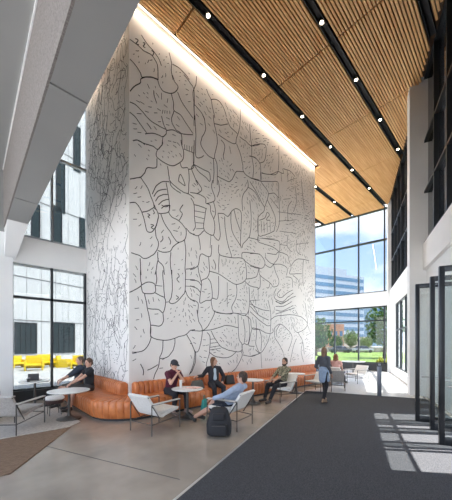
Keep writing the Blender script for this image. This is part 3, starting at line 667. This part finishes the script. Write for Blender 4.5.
# ------------------------------------------------------------------ people
skinA = mat('skin_light', (.58, .34, .25), .5, var=.05, scale=10)
skinB = mat('skin_tan', (.46, .26, .18), .5, var=.05, scale=10)
SK = {'a': skinA, 'b': skinB}
eye_m = mat('eye_dark', (.02, .015, .01), .2); lip_m = mat('lip', (.40, .16, .13), .5)
def ik(a, b, l1, l2, hint):
    a = Vector(a); b = Vector(b); d = b-a; L = min(d.length, (l1+l2)*.995)
    dn = d.normalized(); b2 = a+dn*L
    x = (l1*l1-l2*l2+L*L)/(2*L); h = math.sqrt(max(0, l1*l1-x*x))
    hn = Vector(hint); hn = (hn-dn*hn.dot(dn)); hn = hn.normalized() if hn.length > 1e-5 else Vector((0, 0, 1))
    return a+dn*x+hn*h, b2
def person(loc, face, label, hip=(0, 0, .53), lean=(-.12, 0, 1), feet=((.5, .12, .08), (.5, -.12, .08)),
           hands=((.3, .2, .6), (.3, -.2, .6)), look=(1, 0, 0), S=1.0, skin='a', top=(.1, .1, .1), bottom=(.03, .03, .035), shoes=(.03, .03, .03),
           hair=(.05, .03, .02), longhair=False, beard=False, cap=None, sleeve='long', shorts=False, tie=None, inner=None, elbow=((-.3, .5, -.8), (-.3, -.5, -.8)), knee=None, pattern=None):
    root = empty('person', (loc[0], loc[1], loc[2] if len(loc) > 2 else 0), face); tag(root, label, 'person')
    V = Vector; hip = V(hip); ln = V(lean).normalized(); sk = SK[skin]
    yl = V((0, 1, 0))
    chest = hip + ln*.30*S; neck = hip + ln*.50*S; fwd = (yl.cross(ln)).normalized()   # forward of the chest
    shl = neck - ln*.045*S
    sh = [shl + yl*.185*S, shl - yl*.185*S]; hp = [hip + yl*.095*S, hip - yl*.095*S]
    headc = neck + ln*.07*S + V((0, 0, .10))*S + fwd*.02
    lk = V(look).normalized(); hs = V((0, 0, 1)).cross(lk).normalized(); hu = lk.cross(hs)
    HM = Matrix((lk, hs, hu)).transposed().to_4x4()
    body = MB()
    body.cone(hip - ln*.03, hip + ln*.05, .155*S, .145*S, yl, .72)
    body.cone(hip + ln*.05, chest, .140*S, .155*S, yl, .66)
    body.cone(chest, shl - ln*.03, .160*S, .135*S, yl, .64)
    body.cone(shl + yl*.12*S, shl - yl*.12*S, .062*S, .062*S)
    body.cone(neck - ln*.04, headc - V((0, 0, .06)), .056*S, .052*S)
    body.ball(headc, .098*S, .077*S, .118*S, 20, 12, HM)
    H = lambda x, y, z: headc + (HM @ V((x, y, z)))*S
    body.ball(H(.035, 0, -.06), .062*S, .055*S, .055*S, 14, 8, HM)      # jaw
    body.cone(H(.088, 0, .015), H(.112, 0, -.018), .010*S, .016*S, n=8)   # nose
    for sy in (-1, 1): body.ball(H(-.005, sy*.078, -.005), .018*S, .010*S, .030*S, 10, 6, HM)
    arms = []; legs = []
    for i, sy in enumerate((1, -1)):
        el, wr_ = ik(sh[i], hands[i], .29*S, .255*S, elbow[i])
        arms.append((sh[i], el, wr_))
        body.cone(sh[i], el, .050*S, .040*S); body.cone(el, wr_, .040*S, .027*S)
        dr = (wr_-el).normalized(); sidev = V((0, 0, 1)).cross(dr)
        sidev = sidev.normalized() if sidev.length > .05 else yl.copy()
        up = dr.cross(sidev)
        palm = wr_ + dr*.085*S
        body.cone(wr_, palm, .034*S, .038*S, sidev, .42)
        for fi, (o, fl_) in enumerate(((-.028, .068), (-.010, .078), (.010, .072), (.027, .058))):
            b0 = palm + sidev*o*S; k1 = b0 + dr*fl_*.55*S - up*.012; k2 = k1 + dr*fl_*.35*S - up*.030
            body.cone(b0-dr*.02, k1, .0095*S, .0085*S, n=8); body.cone(k1, k2, .0085*S, .007*S, n=8)
        t0 = wr_ + dr*.025*S - sidev*sy*.028*S; t1 = t0 + dr*.045*S - sidev*sy*.030*S - up*.01
        body.cone(t0, t1, .012*S, .010*S, n=8); body.cone(t1, t1+dr*.028*S-up*.008, .010*S, .008*S, n=8)
        kh = knee[i] if knee else (1, sy*.15, 1)
        kn, an = ik(hp[i], feet[i], .43*S, .42*S, kh)
        legs.append((hp[i], kn, an))
        body.cone(hp[i], kn, .085*S, .056*S); body.cone(kn, kn+(an-kn)*.35, .055*S, .057*S); body.cone(kn+(an-kn)*.35, an, .056*S, .036*S)
        fd = V((1, sy*.2, -.05)).normalized() if (an-kn).z < -.25 else V((.55, sy*.2, .55)).normalized()
        legs[-1] = (hp[i], kn, an, fd)
        body.cone(an - V((0, 0, .02)), an + fd*.15*S - V((0, 0, .035)), .034*S, .030*S)
    bo_ = body.build('body', sk, root); remesh(bo_, .0075, 2)
    # clothing
    tm = mat('cloth_%s' % str(top), top, .85, var=.08 if not pattern else 0, col2=pattern, scale=22 if pattern else 12)
    bmm = mat('cloth_%s' % str(bottom), bottom, .85, var=.12, scale=12)
    shm = mat('shoe_%s' % str(shoes), shoes, .6)
    sh_ = MB()
    e = .014
    sh_.cone(hip + ln*.0, hip + ln*.08, .155*S+e, .148*S+e, yl, .74)
    sh_.cone(hip + ln*.06, chest, .145*S+e, .158*S+e, yl, .70)
    sh_.cone(chest, shl - ln*.02, .160*S+e, .135*S+e, yl, .68)
    sh_.cone(shl + yl*.13*S, shl - yl*.13*S, .066*S+e*.5, .066*S+e*.5)
    for (a, b, c) in arms:
        if sleeve == 'long':
            sh_.cone(a, b, .052*S+e, .044*S+e); sh_.cone(b, b+(c-b)*.95, .043*S+e, .031*S+e*.8, caps=False)
        elif sleeve == 'rolled':
            sh_.cone(a, b, .052*S+e, .044*S+e); sh_.cone(b, b+(c-b)*.4, .043*S+e, .04*S+e, caps=False)
        else:
            sh_.cone(a, a+(b-a)*.6, .054*S+e, .052*S+e, caps=False); sh_.ball(a, .058*S+e*.5, .058*S+e*.5, .058*S+e*.5)
    o = sh_.build('jacket' if inner else 'shirt', tm, root); remesh(o, .011, 2)
    tr_ = MB(); tr_.cone(hip - ln*.04, hip + ln*.04, .160*S+e, .150*S+e, yl, .78)
    for (a, b, c, fd) in legs:
        if shorts: tr_.cone(a, a+(b-a)*.86, .088*S+e, .068*S+e, caps=False); tr_.ball(a, .09*S, .09*S, .09*S)
        else:
            tr_.cone(a, b, .087*S+e, .058*S+e); tr_.cone(b, b+(c-b)*.93, .060*S+e*.8, .042*S+e*.7, caps=False)
    o = tr_.build('shorts' if shorts else 'trousers', bmm, root); remesh(o, .011, 2)
    for (a, b, c, fd) in legs:
        s2 = MB(); s2.cone(c - V((0, 0, .028)), c + fd*.165*S - V((0, 0, .040)), .044*S, .040*S, V((0,1,0)), .9)
        s2.cone(c - fd*.03 - V((0, 0, .04)), c + V((0, 0, .01)), .042*S, .043*S)
        o = s2.build('shoe', shm, root); remesh(o, .009, 2)
    hm = mat('hair_%s' % str(hair), hair, .6, var=.3, scale=40)
    h = MB(); h.ball(H(-.016, 0, .022), .100*S, .087*S, .112*S, 20, 12, HM)
    h.ball(H(-.045, 0, -.02), .068*S, .078*S, .085*S, 16, 10, HM)
    if longhair:
        h.cone(H(-.05, 0, .0), H(-.055, 0, -.16), .085*S, .07*S, hs, .55); h.cone(H(-.055, 0, -.14), H(-.045, 0, -.24), .068*S, .035*S, hs, .5)
        for sy in (-1, 1): h.cone(H(-.01, sy*.072, .02), H(.0, sy*.085, -.17), .030*S, .024*S)
    o = h.build('hair', hm, root); remesh(o, .009, 1)
    if beard:
        b_ = MB(); b_.ball(H(.045, 0, -.085), .058*S, .058*S, .045*S, 14, 8, HM)
        for sy in (-1, 1): b_.cone(H(.0, sy*.066, -.02), H(.04, sy*.05, -.09), .018*S, .022*S)
        o = b_.build('beard', hm, root); remesh(o, .008, 1)
    for sy in (-1, 1): MB().ball(H(.088, sy*.030, .012), .010*S, .013*S, .008*S, 10, 6, HM).build('eye', eye_m, root, smooth=True)
    if not beard: MB().ball(H(.094, 0, -.060), .008*S, .022*S, .007*S, 10, 6, HM).build('mouth', lip_m, root, smooth=True)
    if cap:
        c_ = MB(); c_.ball(H(-.010, 0, .045), .106*S, .092*S, .088*S, 20, 12, HM); c_.cone(H(.07, 0, .055), H(.15, 0, .045), .072*S, .055*S, hs, .12)
        o = c_.build('cap', mat('cap_%s' % str(cap), cap, .8), root); remesh(o, .008, 1)
    if inner:
        i_ = MB(); i_.cone(chest - ln*.14 + fwd*.090*S, shl - ln*.03 + fwd*.080*S, .062*S, .050*S, yl, .75)
        o = i_.build('shirt', mat('inner_%s' % str(inner), inner, .8), root); remesh(o, .01, 1)
    if tie:
        t_ = MB(); t_.cone(hip + ln*.06, hip + ln*.10, .180*S, .176*S, yl, .80)
        t_.cone(hip - fwd*.09 + ln*.05, hip - fwd*.12 - ln*.22, .16*S, .12*S, yl, .35); t_.cone(hip - yl*.13 + ln*.05, hip - yl*.16 - ln*.20, .06, .05)
        o = t_.build('tied_shirt', mat('tied_denim', tie, .85, var=.12, scale=12), root); remesh(o, .012, 2)
    return root

# two on the left banquette, facing -X
person((2.28, 8.55), R(180), 'seated man in dark navy top, farther of the two men on the left banquette', hip=(0, 0, .56), feet=((.55, .15, .09), (.60, -.12, .09)),
       hands=((.50, .12, .72), (.40, -.10, .68)), look=(1, .1, -.05), top=(.025, .035, .055), bottom=(.10, .09, .08), shorts=True, hair=(.10, .07, .05), sleeve='rolled')
person((2.36, 7.85), R(180), 'seated man in black short sleeved top, nearer of the two men on the left banquette', hip=(0, 0, .55), lean=(-.02, 0, 1), feet=((.50, .15, .09), (.45, -.14, .09)),
       hands=((.50, .10, .66), (.46, -.10, .64)), look=(1, .35, -.15), top=(.015, .015, .018), bottom=(.06, .055, .055), shorts=True, hair=(.09, .05, .03), sleeve='short', S=.97)
# maroon top at the first table
person((3.70, 5.95), R(-84), 'person in maroon tee and dark cap leaning elbows on the round table', hip=(0, 0, .55), lean=(.24, 0, 1), feet=((.42, .16, .09), (.36, -.18, .09)),
       hands=((.27, .04, .98), (.30, -.05, .95)), look=(1, 0, -.45), top=(.085, .012, .030), bottom=(.02, .02, .025), cap=(.035, .035, .045), sleeve='short', elbow=((.3, .4, -1), (.3, -.4, -1)), S=.98, shoes=(.30, .22, .20), hair=(.04, .025, .02))
# long haired person, arm along the back
person((5.20, 6.02), R(-108), 'long haired woman in dark jacket over pale shirt on the banquette, arm on its back', hip=(0, 0, .55), lean=(-.03, 0, 1), feet=((.46, .10, .09), (.50, -.16, .09)),
       hands=((.16, .20, .60), (-.02, -.50, .78)), look=(.8, .75, .05), top=(.022, .022, .03), bottom=(.02, .022, .03), longhair=True, hair=(.15, .07, .035), inner=(.50, .58, .66), S=.97, elbow=((-.3, .8, -.6), (-.2, -.6, -.6)))
# reclining man in sling chair: local +x towards the sofa
person((3.97, 4.08), R(103), 'man in light blue shirt and dark shorts reclining in a sling chair, seen from behind', hip=(.04, 0, .46), lean=(-.78, 0, 1), feet=((.80, .22, .10), (.70, .02, .10)),
       hands=((.12, .44, .62), (.30, -.10, .54)), look=(1, .2, .05), top=(.34, .41, .54), bottom=(.02, .025, .04), shorts=True, hair=(.05, .03, .02), sleeve='long', elbow=((-.2, 1, -.3), (-.4, -.5, -.8)))
# bearded man
person((6.90, 4.86), R(172), 'bearded man with dark hair in a camouflage shirt and dark trousers in a sling chair', hip=(-.02, 0, .50), lean=(-.28, 0, 1), feet=((.62, .14, .09), (.55, -.14, .09)),
       hands=((.34, .12, .66), (.30, -.16, .62)), look=(1, .25, -.05), top=(.34, .30, .20), pattern=(.05, .055, .035), bottom=(.015, .015, .02), hair=(.025, .015, .012), beard=True, sleeve='rolled', skin='b')
# person near the far window
person((11.3, 5.15), R(5), 'brown haired person in pink top seated near the far window', hip=(-.02, 0, .50), lean=(-.2, 0, 1), feet=((.58, .14, .09), (.55, -.14, .09)),
       hands=((.32, .12, .62), (.32, -.12, .62)), look=(1, .6, 0), top=(.62, .36, .32), bottom=(.04, .05, .09), hair=(.20, .09, .04), longhair=True, sleeve='short')
# walking woman
walker = person((7.50, 3.80, 0), R(2), 'standing woman with brown hair in grey jacket, pale denim shirt tied at the waist', hip=(0, 0, .86), lean=(.02, 0, 1), feet=((.20, .06, .10), (-.16, -.06, .10)),
       hands=((.20, .33, .98), (.14, -.20, .84)), look=(1, .3, -.15), top=(.07, .075, .09), bottom=(.014, .014, .018), tie=(.24, .31, .42), hair=(.17, .09, .05), shoes=(.32, .20, .12), longhair=True, sleeve='long', S=.95,
       elbow=((-1, .12, -.4), (-1, -.12, -.3)), knee=((1, 0, .1), (1, 0, .1)))
walker.scale = (.88, .82, 1.0)

# ------------------------------------------------------------------ bags and small things
def backpack(loc, rz, s, label, tilt=0.):
    b = empty('backpack', loc, rz); b.rotation_euler.x = tilt; b.scale = (s, s, s); tag(b, label, 'bag')
    m = MB().add([(-.20,-.12,0),(.20,-.12,0),(.20,.12,0),(-.20,.12,0),(-.205,-.13,.2),(.205,-.13,.2),(.205,.12,.2),(-.205,.12,.2),(-.13,-.07,.46),(.13,-.07,.46),(.13,.08,.46),(-.13,.08,.46)],[(0,3,2,1),(8,9,10,11)]+[(i+k,(i+1)%4+k,(i+1)%4+k+4,i+k+4) for k in (0,4) for i in range(4)]); m.build('main_bag', black_plastic if s == 1 else mat('black_nylon', (.02, .02, .024), .7), b, bevel=.06, seg=4)
    MB().box(-.14, .14, -.175, -.105, .02, .22).build('front_pocket', mat('black_nylon', (.02, .02, .024), .7), b, bevel=.03, seg=3)
    MB().box(-.10, .10, -.14, -.08, .26, .38).build('upper_pocket', mat('black_nylon', (.02, .02, .024), .7), b, bevel=.02, seg=3)
    MB().tube([(-.04, 0, .45), (-.035, 0, .50), (.035, 0, .50), (.04, 0, .45)], .010, 6).build('grab_handle', mat('black_nylon', (.02, .02, .024), .7), b, smooth=True)
    for sx in (-1, 1):
        MB().tube([(sx*.09, .09, .42), (sx*.11, .17, .34), (sx*.12, .17, .18), (sx*.13, .10, .05)], .014, 6).build('shoulder_strap', mat('black_nylon', (.02, .02, .024), .7), b, smooth=True)
    MB().tube([(-.11, -.178, .19), (.11, -.178, .19)], .003, 6).build('zip', frame_metal, b)
    return b
backpack((3.40, 3.78, .012), R(-47), 1.12, 'large black backpack standing on the floor beside the reclining man')
def tote(loc, rz, m, label, w=.34, h=.26, d=.16, cat='bag'):
    b = empty('handbag', loc, rz); tag(b, label, cat)
    vs = []
    MB().add([(-w/2, -d/2, 0), (w/2, -d/2, 0), (w/2, d/2, 0), (-w/2, d/2, 0), (-w*.42, -d*.2, h), (w*.42, -d*.2, h), (w*.42, d*.2, h), (-w*.42, d*.2, h)],
             [(0,3,2,1),(4,5,6,7),(0,1,5,4),(1,2,6,5),(2,3,7,6),(3,0,4,7)]).build('bag_body', m, b, bevel=.03, seg=3)
    MB().tube([(-w*.2, 0, h-.02), (-w*.16, 0, h+.09), (w*.16, 0, h+.09), (w*.2, 0, h-.02)], .008, 6).build('handle', m, b, smooth=True)
    return b
darkbag = mat('dark_leather_bag', (.03, .03, .03), .5)
tote((4.62, 6.05, .455), R(5), mat('olive_grey_bag', (.10, .10, .09), .7), 'dark slouchy bag on the banquette between the maroon top and the long haired woman', .42, .24, .2)
tote((5.92, 6.10, .455), R(-8), darkbag, 'black bag on the banquette right of the long haired woman', .34, .28, .18)
tote((4.25, 5.28, .0), R(30), mat('turquoise_canvas', (.03, .28, .26), .7), 'turquoise bag on the floor beside the first round table', .26, .34, .14)
# drink cups and papers on tables
def cup(loc, m, label, h=.13, r=.036):
    c = empty('cup', loc); tag(c, label, 'cup')
    MB().lathe([(.001, 0), (r*.8, 0), (r, h), (.001, h)], 18).build('cup_body', m, c, smooth=True)
    MB().lathe([(.001, h), (r*1.05, h), (r*1.02, h+.012), (.001, h+.014)], 18).build('lid', tabletop, c, smooth=True)
cup((3.56, 5.28, .6845), mat('clear_cup', (.62, .60, .58), .2), 'tall pale drink cup on the table before the maroon top', .17)
pa = MB().box(-.11, .11, -.15, .15, 0, .012).build('magazine', mat('magazine_cover', (.72, .45, .38), .5, var=.3, scale=20), loc=(3.80, 5.12, .6845), rz=.4); tag(pa, 'thin pinkish magazine lying on the first round table', 'magazine')
lp = empty('laptop', (1.32, 8.95, .7145), R(150)); tag(lp, 'small open laptop on the table at the left window', 'laptop')
MB().box(-.13, .13, -.09, .09, 0, .015).build('keyboard_base', black_plastic, lp)
MB().box(-.13, .13, .085, .10, .01, .19).build('screen', black_plastic, lp)
cup((1.14, 8.72, .7145), black_plastic, 'short black cup on the table at the left window', .09, .04)
bk = MB().box(-.12, .12, -.02, .02, -.10, .10).build('notebook', mat('bluegrey_notebook', (.22, .27, .36), .5), bevel=.006, loc=(7.76, 4.11, .97), rz=R(5)); tag(bk, 'blue grey notebook held in the left arm of the standing woman', 'notebook')

# ------------------------------------------------------------------ outside
def rect_on(mb, M, x0, x1, y0, y1, z0, z1): mb.box(x0, x1, y0, y1, z0, z1, M)
pave = mat('pale_paving', (.55, .54, .52), .8, var=.05, scale=.6)
grass = mat('lawn_grass', (.26, .36, .08), .9, col2=(.14, .24, .04), scale=1.4)
gr = MB().box(-120, 420, -140, 420, -.3, -.13).build('ground_paving', pave); gr.name = 'floor_outside'; struct(gr)
lawn = MB().prism([tuple(P(300, 24)), tuple(P(400, 24)), tuple(P(430, 60)), tuple(P(280, 60))], -.13, -.08).build('lawn', grass)
tag(lawn, 'sunny green lawn beyond the far window', 'lawn')
ST = mat('garden_stone', (.42, .36, .30), .9, col2=(.25, .2, .17), scale=.8)
gw = MB(); a = P(300, 62); b = P(400, 58); gw.prism([tuple(a), tuple(b), tuple(b+FW*1.2), tuple(a+FW*1.2)], -.075, 1.0)
tag(gw.build('garden_wall', ST), 'low stone wall at the back of the lawn', 'wall')
# glass office building
def block(px0, px1, d, ztop, m, name, label, depth=20, z0=-.2, skew=0):
    a = P(px0, d); b = P(px1, d+skew); e = (b-a).normalized(); n = Vector((-e.y, e.x))
    if n.dot(FW) < 0: n = -n
    h = math.atan2(e.y, e.x); o = empty(name, (a.x, a.y, z0), h); L = (b-a).length
    tag(o, label, 'building')
    sgn = 1 if Vector((-math.sin(h), math.cos(h))).dot(FW) > 0 else -1
    MB().box(0, L, 0 if sgn > 0 else -depth, depth if sgn > 0 else 0, 0, ztop-z0).build('wall', m, o)
    return o, L, sgn
off_w = mat('office_spandrel', (.33, .38, .44), .5); off_g = mat('office_blue_glass', (.06, .15, .25), .12, spec=1.0)
o, L, sg = block(292, 364, 130, 38, off_w, 'office_building', 'large office block with blue and white horizontal bands beyond the far window', skew=18)
k = 0; z = 1.5
while z < 37:
    MB().box(.5, L-.4, -.12*sg, .0, z, z+1.9).build('window_band', off_g, o); z += 3.7
MB().box(L*.35, L*.8, 3, 10, 38, 42).build('roof_plant', off_w, o)
o, L, sg = block(372, 386, 210, 34, mat('tower_glass', (.22, .33, .42), .2), 'office_tower', 'slim grey blue tower between the trees on the right')
for z in range(3, 33, 4): MB().box(.2, L-.2, -.1, 0, z, z+1.6).build('window_band', off_g, o)
o, L, sg = block(327, 344, 95, 8.6, mat('brick_red', (.42, .22, .13), .9, var=.1, scale=1), 'brick_building', 'low orange brick building in front of the office block')
for xx in (.8, 2.6, 4.4):
    for z in (1.2, 4.6): MB().box(xx, xx+1, -.08, 0, z, z+1.8).build('window', off_g, o)
o, L, sg = block(344, 372, 112, 4.6, mat('beige_render', (.52, .45, .38), .9), 'low_building', 'long low beige building behind the stone wall')

leafm = [mat('leaf_green_a', (.11, .20, .045), .8, col2=(.05, .11, .02), scale=1.5), mat('leaf_green_b', (.20, .28, .07), .8, col2=(.10, .17, .03), scale=1.5)]
bark = mat('bark', (.10, .07, .05), .9, var=.2, scale=6)
def tree(px, d, w, h, crown_z, label, m=0, seed=1):
    p = P(px, d); t = empty('tree', (p.x, p.y, -.079)); tag(t, label, 'tree', 'trees beyond the far window')
    rnd = random.Random(seed)
    MB().tube([(0, 0, 0), (.1, 0, h*.4), (0, .1, h*.8)], [.22, .16, .06], 8).build('trunk', bark, t, smooth=True)
    c = MB()
    for i in range(1500):
        while True:
            v = Vector((rnd.uniform(-1, 1), rnd.uniform(-1, 1), rnd.uniform(-1, 1)))
            if .35 < v.length < 1: break
        f = 1+.35*noise.noise(v*2.2+Vector((seed, 0, 0)))
        q = Vector((v.x*w/2*f, v.y*w/2*f, crown_z+(v.z*.5+.5)*(h-crown_z)*f))
        s = rnd.uniform(.16, .34)*w/5
        ax = Vector((rnd.uniform(-1, 1), rnd.uniform(-1, 1), rnd.uniform(-.4, 1))).normalized(); s1 = ax.orthogonal().normalized()*s; s2 = ax.cross(s1)
        c.add([q-s1, q-s2*.6, q+s1, q+s2*.6, q+ax*s*.25], [(0, 1, 4), (1, 2, 4), (2, 3, 4), (3, 0, 4), (3, 2, 1, 0)])
    c.build('foliage', leafm[m], t)
tree(316, 42, 4.6, 5.6, .9, 'leafy green tree directly right of the mural edge', 0, 3)
tree(384.5, 34, 4.2, 7.0, 1.4, 'tallest dark tree beside the right end of the far window', 0, 4)
tree(351, 62, 3.2, 4.6, 1.2, 'loose pale green tree in the middle of the far window', 1, 5)
tree(336, 70, 3.6, 3.8, .8, 'small tree in front of the brick building', 0, 6)
tree(366, 75, 3.5, 3.6, .8, 'small tree between the stone wall and the office block', 1, 7)
ym = mat('yellow_flowers', (.72, .62, .05), .8, col2=(.25, .35, .05), scale=14)
def shrub(p, w, h, m, label, grp, seed):
    t = empty('shrub', (p.x, p.y, -.128)); tag(t, label, 'shrub', grp); rnd = random.Random(seed); c = MB()
    for i in range(350):
        a = rnd.uniform(0, 6.28); r = math.sqrt(rnd.random()); q = Vector((r*w/2*math.cos(a), r*w/2*math.sin(a), rnd.uniform(.05, 1)*h*(1-.5*r*r)))
        s = .07; ax = Vector((rnd.uniform(-1, 1), rnd.uniform(-1, 1), 1)).normalized(); s1 = ax.orthogonal().normalized()*s; s2 = ax.cross(s1)
        c.add([q-s1, q-s2*.6, q+s1, q+s2*.6, q+ax*s*.4], [(0, 1, 4), (1, 2, 4), (2, 3, 4), (3, 0, 4), (3, 2, 1, 0)])
    c.build('foliage', m, t)
for i, (px, d) in enumerate(((380, 21), (387, 20.6), (394, 20.8))):
    shrub(P(px, d), .6, .85, ym, 'yellow flowering shrub outside the right end of the far window', 'yellow shrubs outside', 20+i)
# parked cars, small behind the lawn
for i, (px, d, colr, nm) in enumerate(((362, 56, (.5, .5, .52), 'silver'), (340, 55, (.10, .10, .12), 'dark'))):
    p = P(px, d); c = empty('car', (p.x, p.y, -.08), math.atan2(RT.y, RT.x)); tag(c, '%s parked car behind the lawn' % nm, 'car')
    MB().box(-2.1, 2.1, -.85, .85, .3, .85).build('car_body', mat('car_'+nm, colr, .3, .4), c, bevel=.15)
    MB().add([(-1.4, -.75, .85), (1.2, -.75, .85), (1.2, .75, .85), (-1.4, .75, .85), (-.9, -.65, 1.4), (.7, -.65, 1.4), (.7, .65, 1.4), (-.9, .65, 1.4)],
             [(0,3,2,1),(4,5,6,7),(0,1,5,4),(1,2,6,5),(2,3,7,6),(3,0,4,7)]).build('cabin', glass_dark, c, bevel=.08)
    for sx in (-1.3, 1.3):
        for sy in (-.8, .8): MB().tube([(sx, sy-.1, .32), (sx, sy+.1, .32)], .32, 16).build('wheel', black_plastic, c)

# white panelled building beyond the left windows
a = P(10, 38); hd = R(15.6); e = Vector((math.cos(hd), math.sin(hd)))
wb = empty('panelled_building', (a.x, a.y, -.13), hd); tag(wb, 'white metal panelled building with narrow dark windows beyond the left windows', 'building')
off_d = mat('dark_window_glass', (.03, .045, .05), .35, spec=.3)
panelm = mat('white_ribbed_panel', (.66, .66, .66), .5, var=.05, scale=1.2, stretch=(6, 1, .05))
MB().box(-25, 40, 0, 12, 0, 42).build('wall', panelm, wb)
def onB(px, py):
    d = P(px, 1.0); n = Vector((-e.y, e.x)); t = a.dot(n)/d.dot(n); q = d*t-a
    return q.dot(e), EYE+(HY-py)*t/FOC+.13
for (px0, px1, y0, y1) in ((74, 79.5, 128, 170), (57, 64, 163, 211), (32, 39, 205, 246), (54, 61, 208, 250), (80, 84.5, 219, 247), (43, 47, 120, 160), (84.5, 89, 288, 324), (66, 71, 60, 110)):
    s0, za = onB(px0, y1); s1, zb = onB(px1, y0)
    w_ = MB().box(s0, s1, -.10, .0, za, zb).build('window', off_d, wb)
    MB().box(s0-.12, s0, -.16, 0, za, zb).box(s1, s1+.12, -.16, 0, za, zb).build('window_frame', mullion_m, w_)
s0, z1_ = onB(16, 320); s1, _ = onB(36, 320)
for (pa_, pb_) in ((15, 36), (53, 74)):
    s0, z1_ = onB(pa_, 322); s1, _ = onB(pb_, 322)
    dd = MB().box(s0, s1, -.12, 0, .4, z1_).build('glass_entrance', off_d, wb)
    fm_ = MB()
    for k in range(5):
        x = s0+(s1-s0)*k/4; fm_.box(x-.08, x+.08, -.2, 0, .4, z1_)
    fm_.box(s0, s1, -.2, 0, z1_-.15, z1_).box(s0, s1, -.2, 0, 2.6, 2.75); fm_.build('entrance_frame', mullion_m, dd)
jn = MB()
for (qa, qb) in (((10, 275.6), (85, 288)), ((40, 203), (86, 221)), ((10, 318), (88, 326)), ((55, 150), (90, 168))):
    s0, z0_ = onB(*qa); s1, z1_ = onB(*qb)
    zz = (z0_+z1_)/2; jn.box(-25, 40, -.05, 0, zz, zz+.12)
jn.build('panel_joint', mat('panel_joint', (.15, .15, .16), .7), wb)
vj = MB()
for k in range(-24, 40, 2): vj.box(k*1.0, k+.05, -.04, 0, 0, 42)
vj.build('vertical_joint', mat('panel_seam', (.40, .40, .40), .7), wb)
# yellow outdoor chairs
yel = mat('yellow_plastic', (.85, .62, .02), .4)
yc0 = None
for i, (px, d, rz, s) in enumerate(((18, 21, 20, 1), (34, 19.0, -10, 1.1), (47, 21.5, 20, 1.1), (64, 21.5, 60, 1), (79, 20.5, -20, 1.05))):
    p = P(px, d)
    if yc0 is None:
        yc0 = empty('yellow_chair', (0, 0, 0))
        MB().box(-.42, .42, -.40, .40, .28, .40).build('seat', yel, yc0, bevel=.03)
        MB().box(-.45, .45, .34, .46, .10, .92).build('backrest', yel, yc0, bevel=.03)
        for sx in (-1, 1): MB().box(sx*.45-.05, sx*.45+.05, -.42, .42, 0, .62).build('side_panel', yel, yc0, bevel=.02)
        c = yc0
    else: c = dup(yc0)
    c.location = (p.x, p.y, -.13); c.rotation_euler.z = R(rz); c.scale = (s, s, s)
    pos = ['leftmost', 'second from the left', 'in the middle of the five', 'second from the right', 'rightmost, by the seated men'][i]
    tag(c, 'yellow plastic armchair outside the left window, %s' % pos, 'chair', 'yellow chairs on the terrace')

# ------------------------------------------------------------------ sky, sun, camera
w = bpy.data.worlds.new('sky'); SC.world = w; w.use_nodes = True; nt = w.node_tree
bg = nt.nodes['Background']; tc = nt.nodes.new('ShaderNodeTexCoord'); mp = nt.nodes.new('ShaderNodeMapping'); mp.inputs['Scale'].default_value = (1, 1, 2.4)
nz = nt.nodes.new('ShaderNodeTexNoise'); nz.inputs['Scale'].default_value = 2.6; nz.inputs['Detail'].default_value = 7; nz.inputs['Roughness'].default_value = .55
rp = nt.nodes.new('ShaderNodeValToRGB'); rp.color_ramp.elements[0].position = .44; rp.color_ramp.elements[1].position = .62
sep = nt.nodes.new('ShaderNodeSeparateXYZ'); r2 = nt.nodes.new('ShaderNodeValToRGB')
r2.color_ramp.elements[0].position = 0; r2.color_ramp.elements[0].color = (.62, .76, .92, 1); r2.color_ramp.elements[1].position = .6; r2.color_ramp.elements[1].color = (.16, .34, .72, 1)
mx = nt.nodes.new('ShaderNodeMix'); mx.data_type = 'RGBA'; mx.inputs['B'].default_value = (1, 1, 1, 1)
nt.links.new(tc.outputs['Generated'], mp.inputs['Vector']); nt.links.new(mp.outputs['Vector'], nz.inputs['Vector']); nt.links.new(nz.outputs['Fac'], rp.inputs['Fac'])
nt.links.new(tc.outputs['Generated'], sep.inputs[0]); nt.links.new(sep.outputs['Z'], r2.inputs['Fac'])
nt.links.new(rp.outputs['Color'], mx.inputs['Factor']); nt.links.new(r2.outputs['Color'], mx.inputs['A']); nt.links.new(mx.outputs['Result'], bg.inputs['Color'])
bg.inputs['Strength'].default_value = 2.3
sl = bpy.data.lights.new('sun', 'SUN'); sl.energy = 12.5; sl.angle = R(.6); sl.color = (1, .96, .90)
so = bpy.data.objects.new('sun', sl); COL.objects.link(so)
el, az = R(60.5), R(-51)
sdv = Vector((math.cos(el)*math.cos(az), math.cos(el)*math.sin(az), math.sin(el)))
so.rotation_euler = sdv.to_track_quat('Z', 'Y').to_euler()

cam = bpy.data.cameras.new('camera'); co = bpy.data.objects.new('camera', cam); COL.objects.link(co); SC.camera = co
cam.sensor_fit = 'HORIZONTAL'; cam.sensor_width = 36; cam.lens = 36*FOC/452; cam.shift_y = (HY-250)/452; cam.clip_end = 1000; cam.clip_start = .05
co.location = (0, 0, EYE); co.rotation_euler = (R(90), 0, math.atan2(FW.y, FW.x)-R(90))
SC.view_settings.view_transform = 'Standard'; SC.view_settings.look = 'None'; SC.view_settings.exposure = .78; SC.view_settings.gamma = 1
SC.cycles.use_denoising = True
SC.cycles.max_bounces = 8; SC.cycles.diffuse_bounces = 5; SC.cycles.transparent_max_bounces = 16
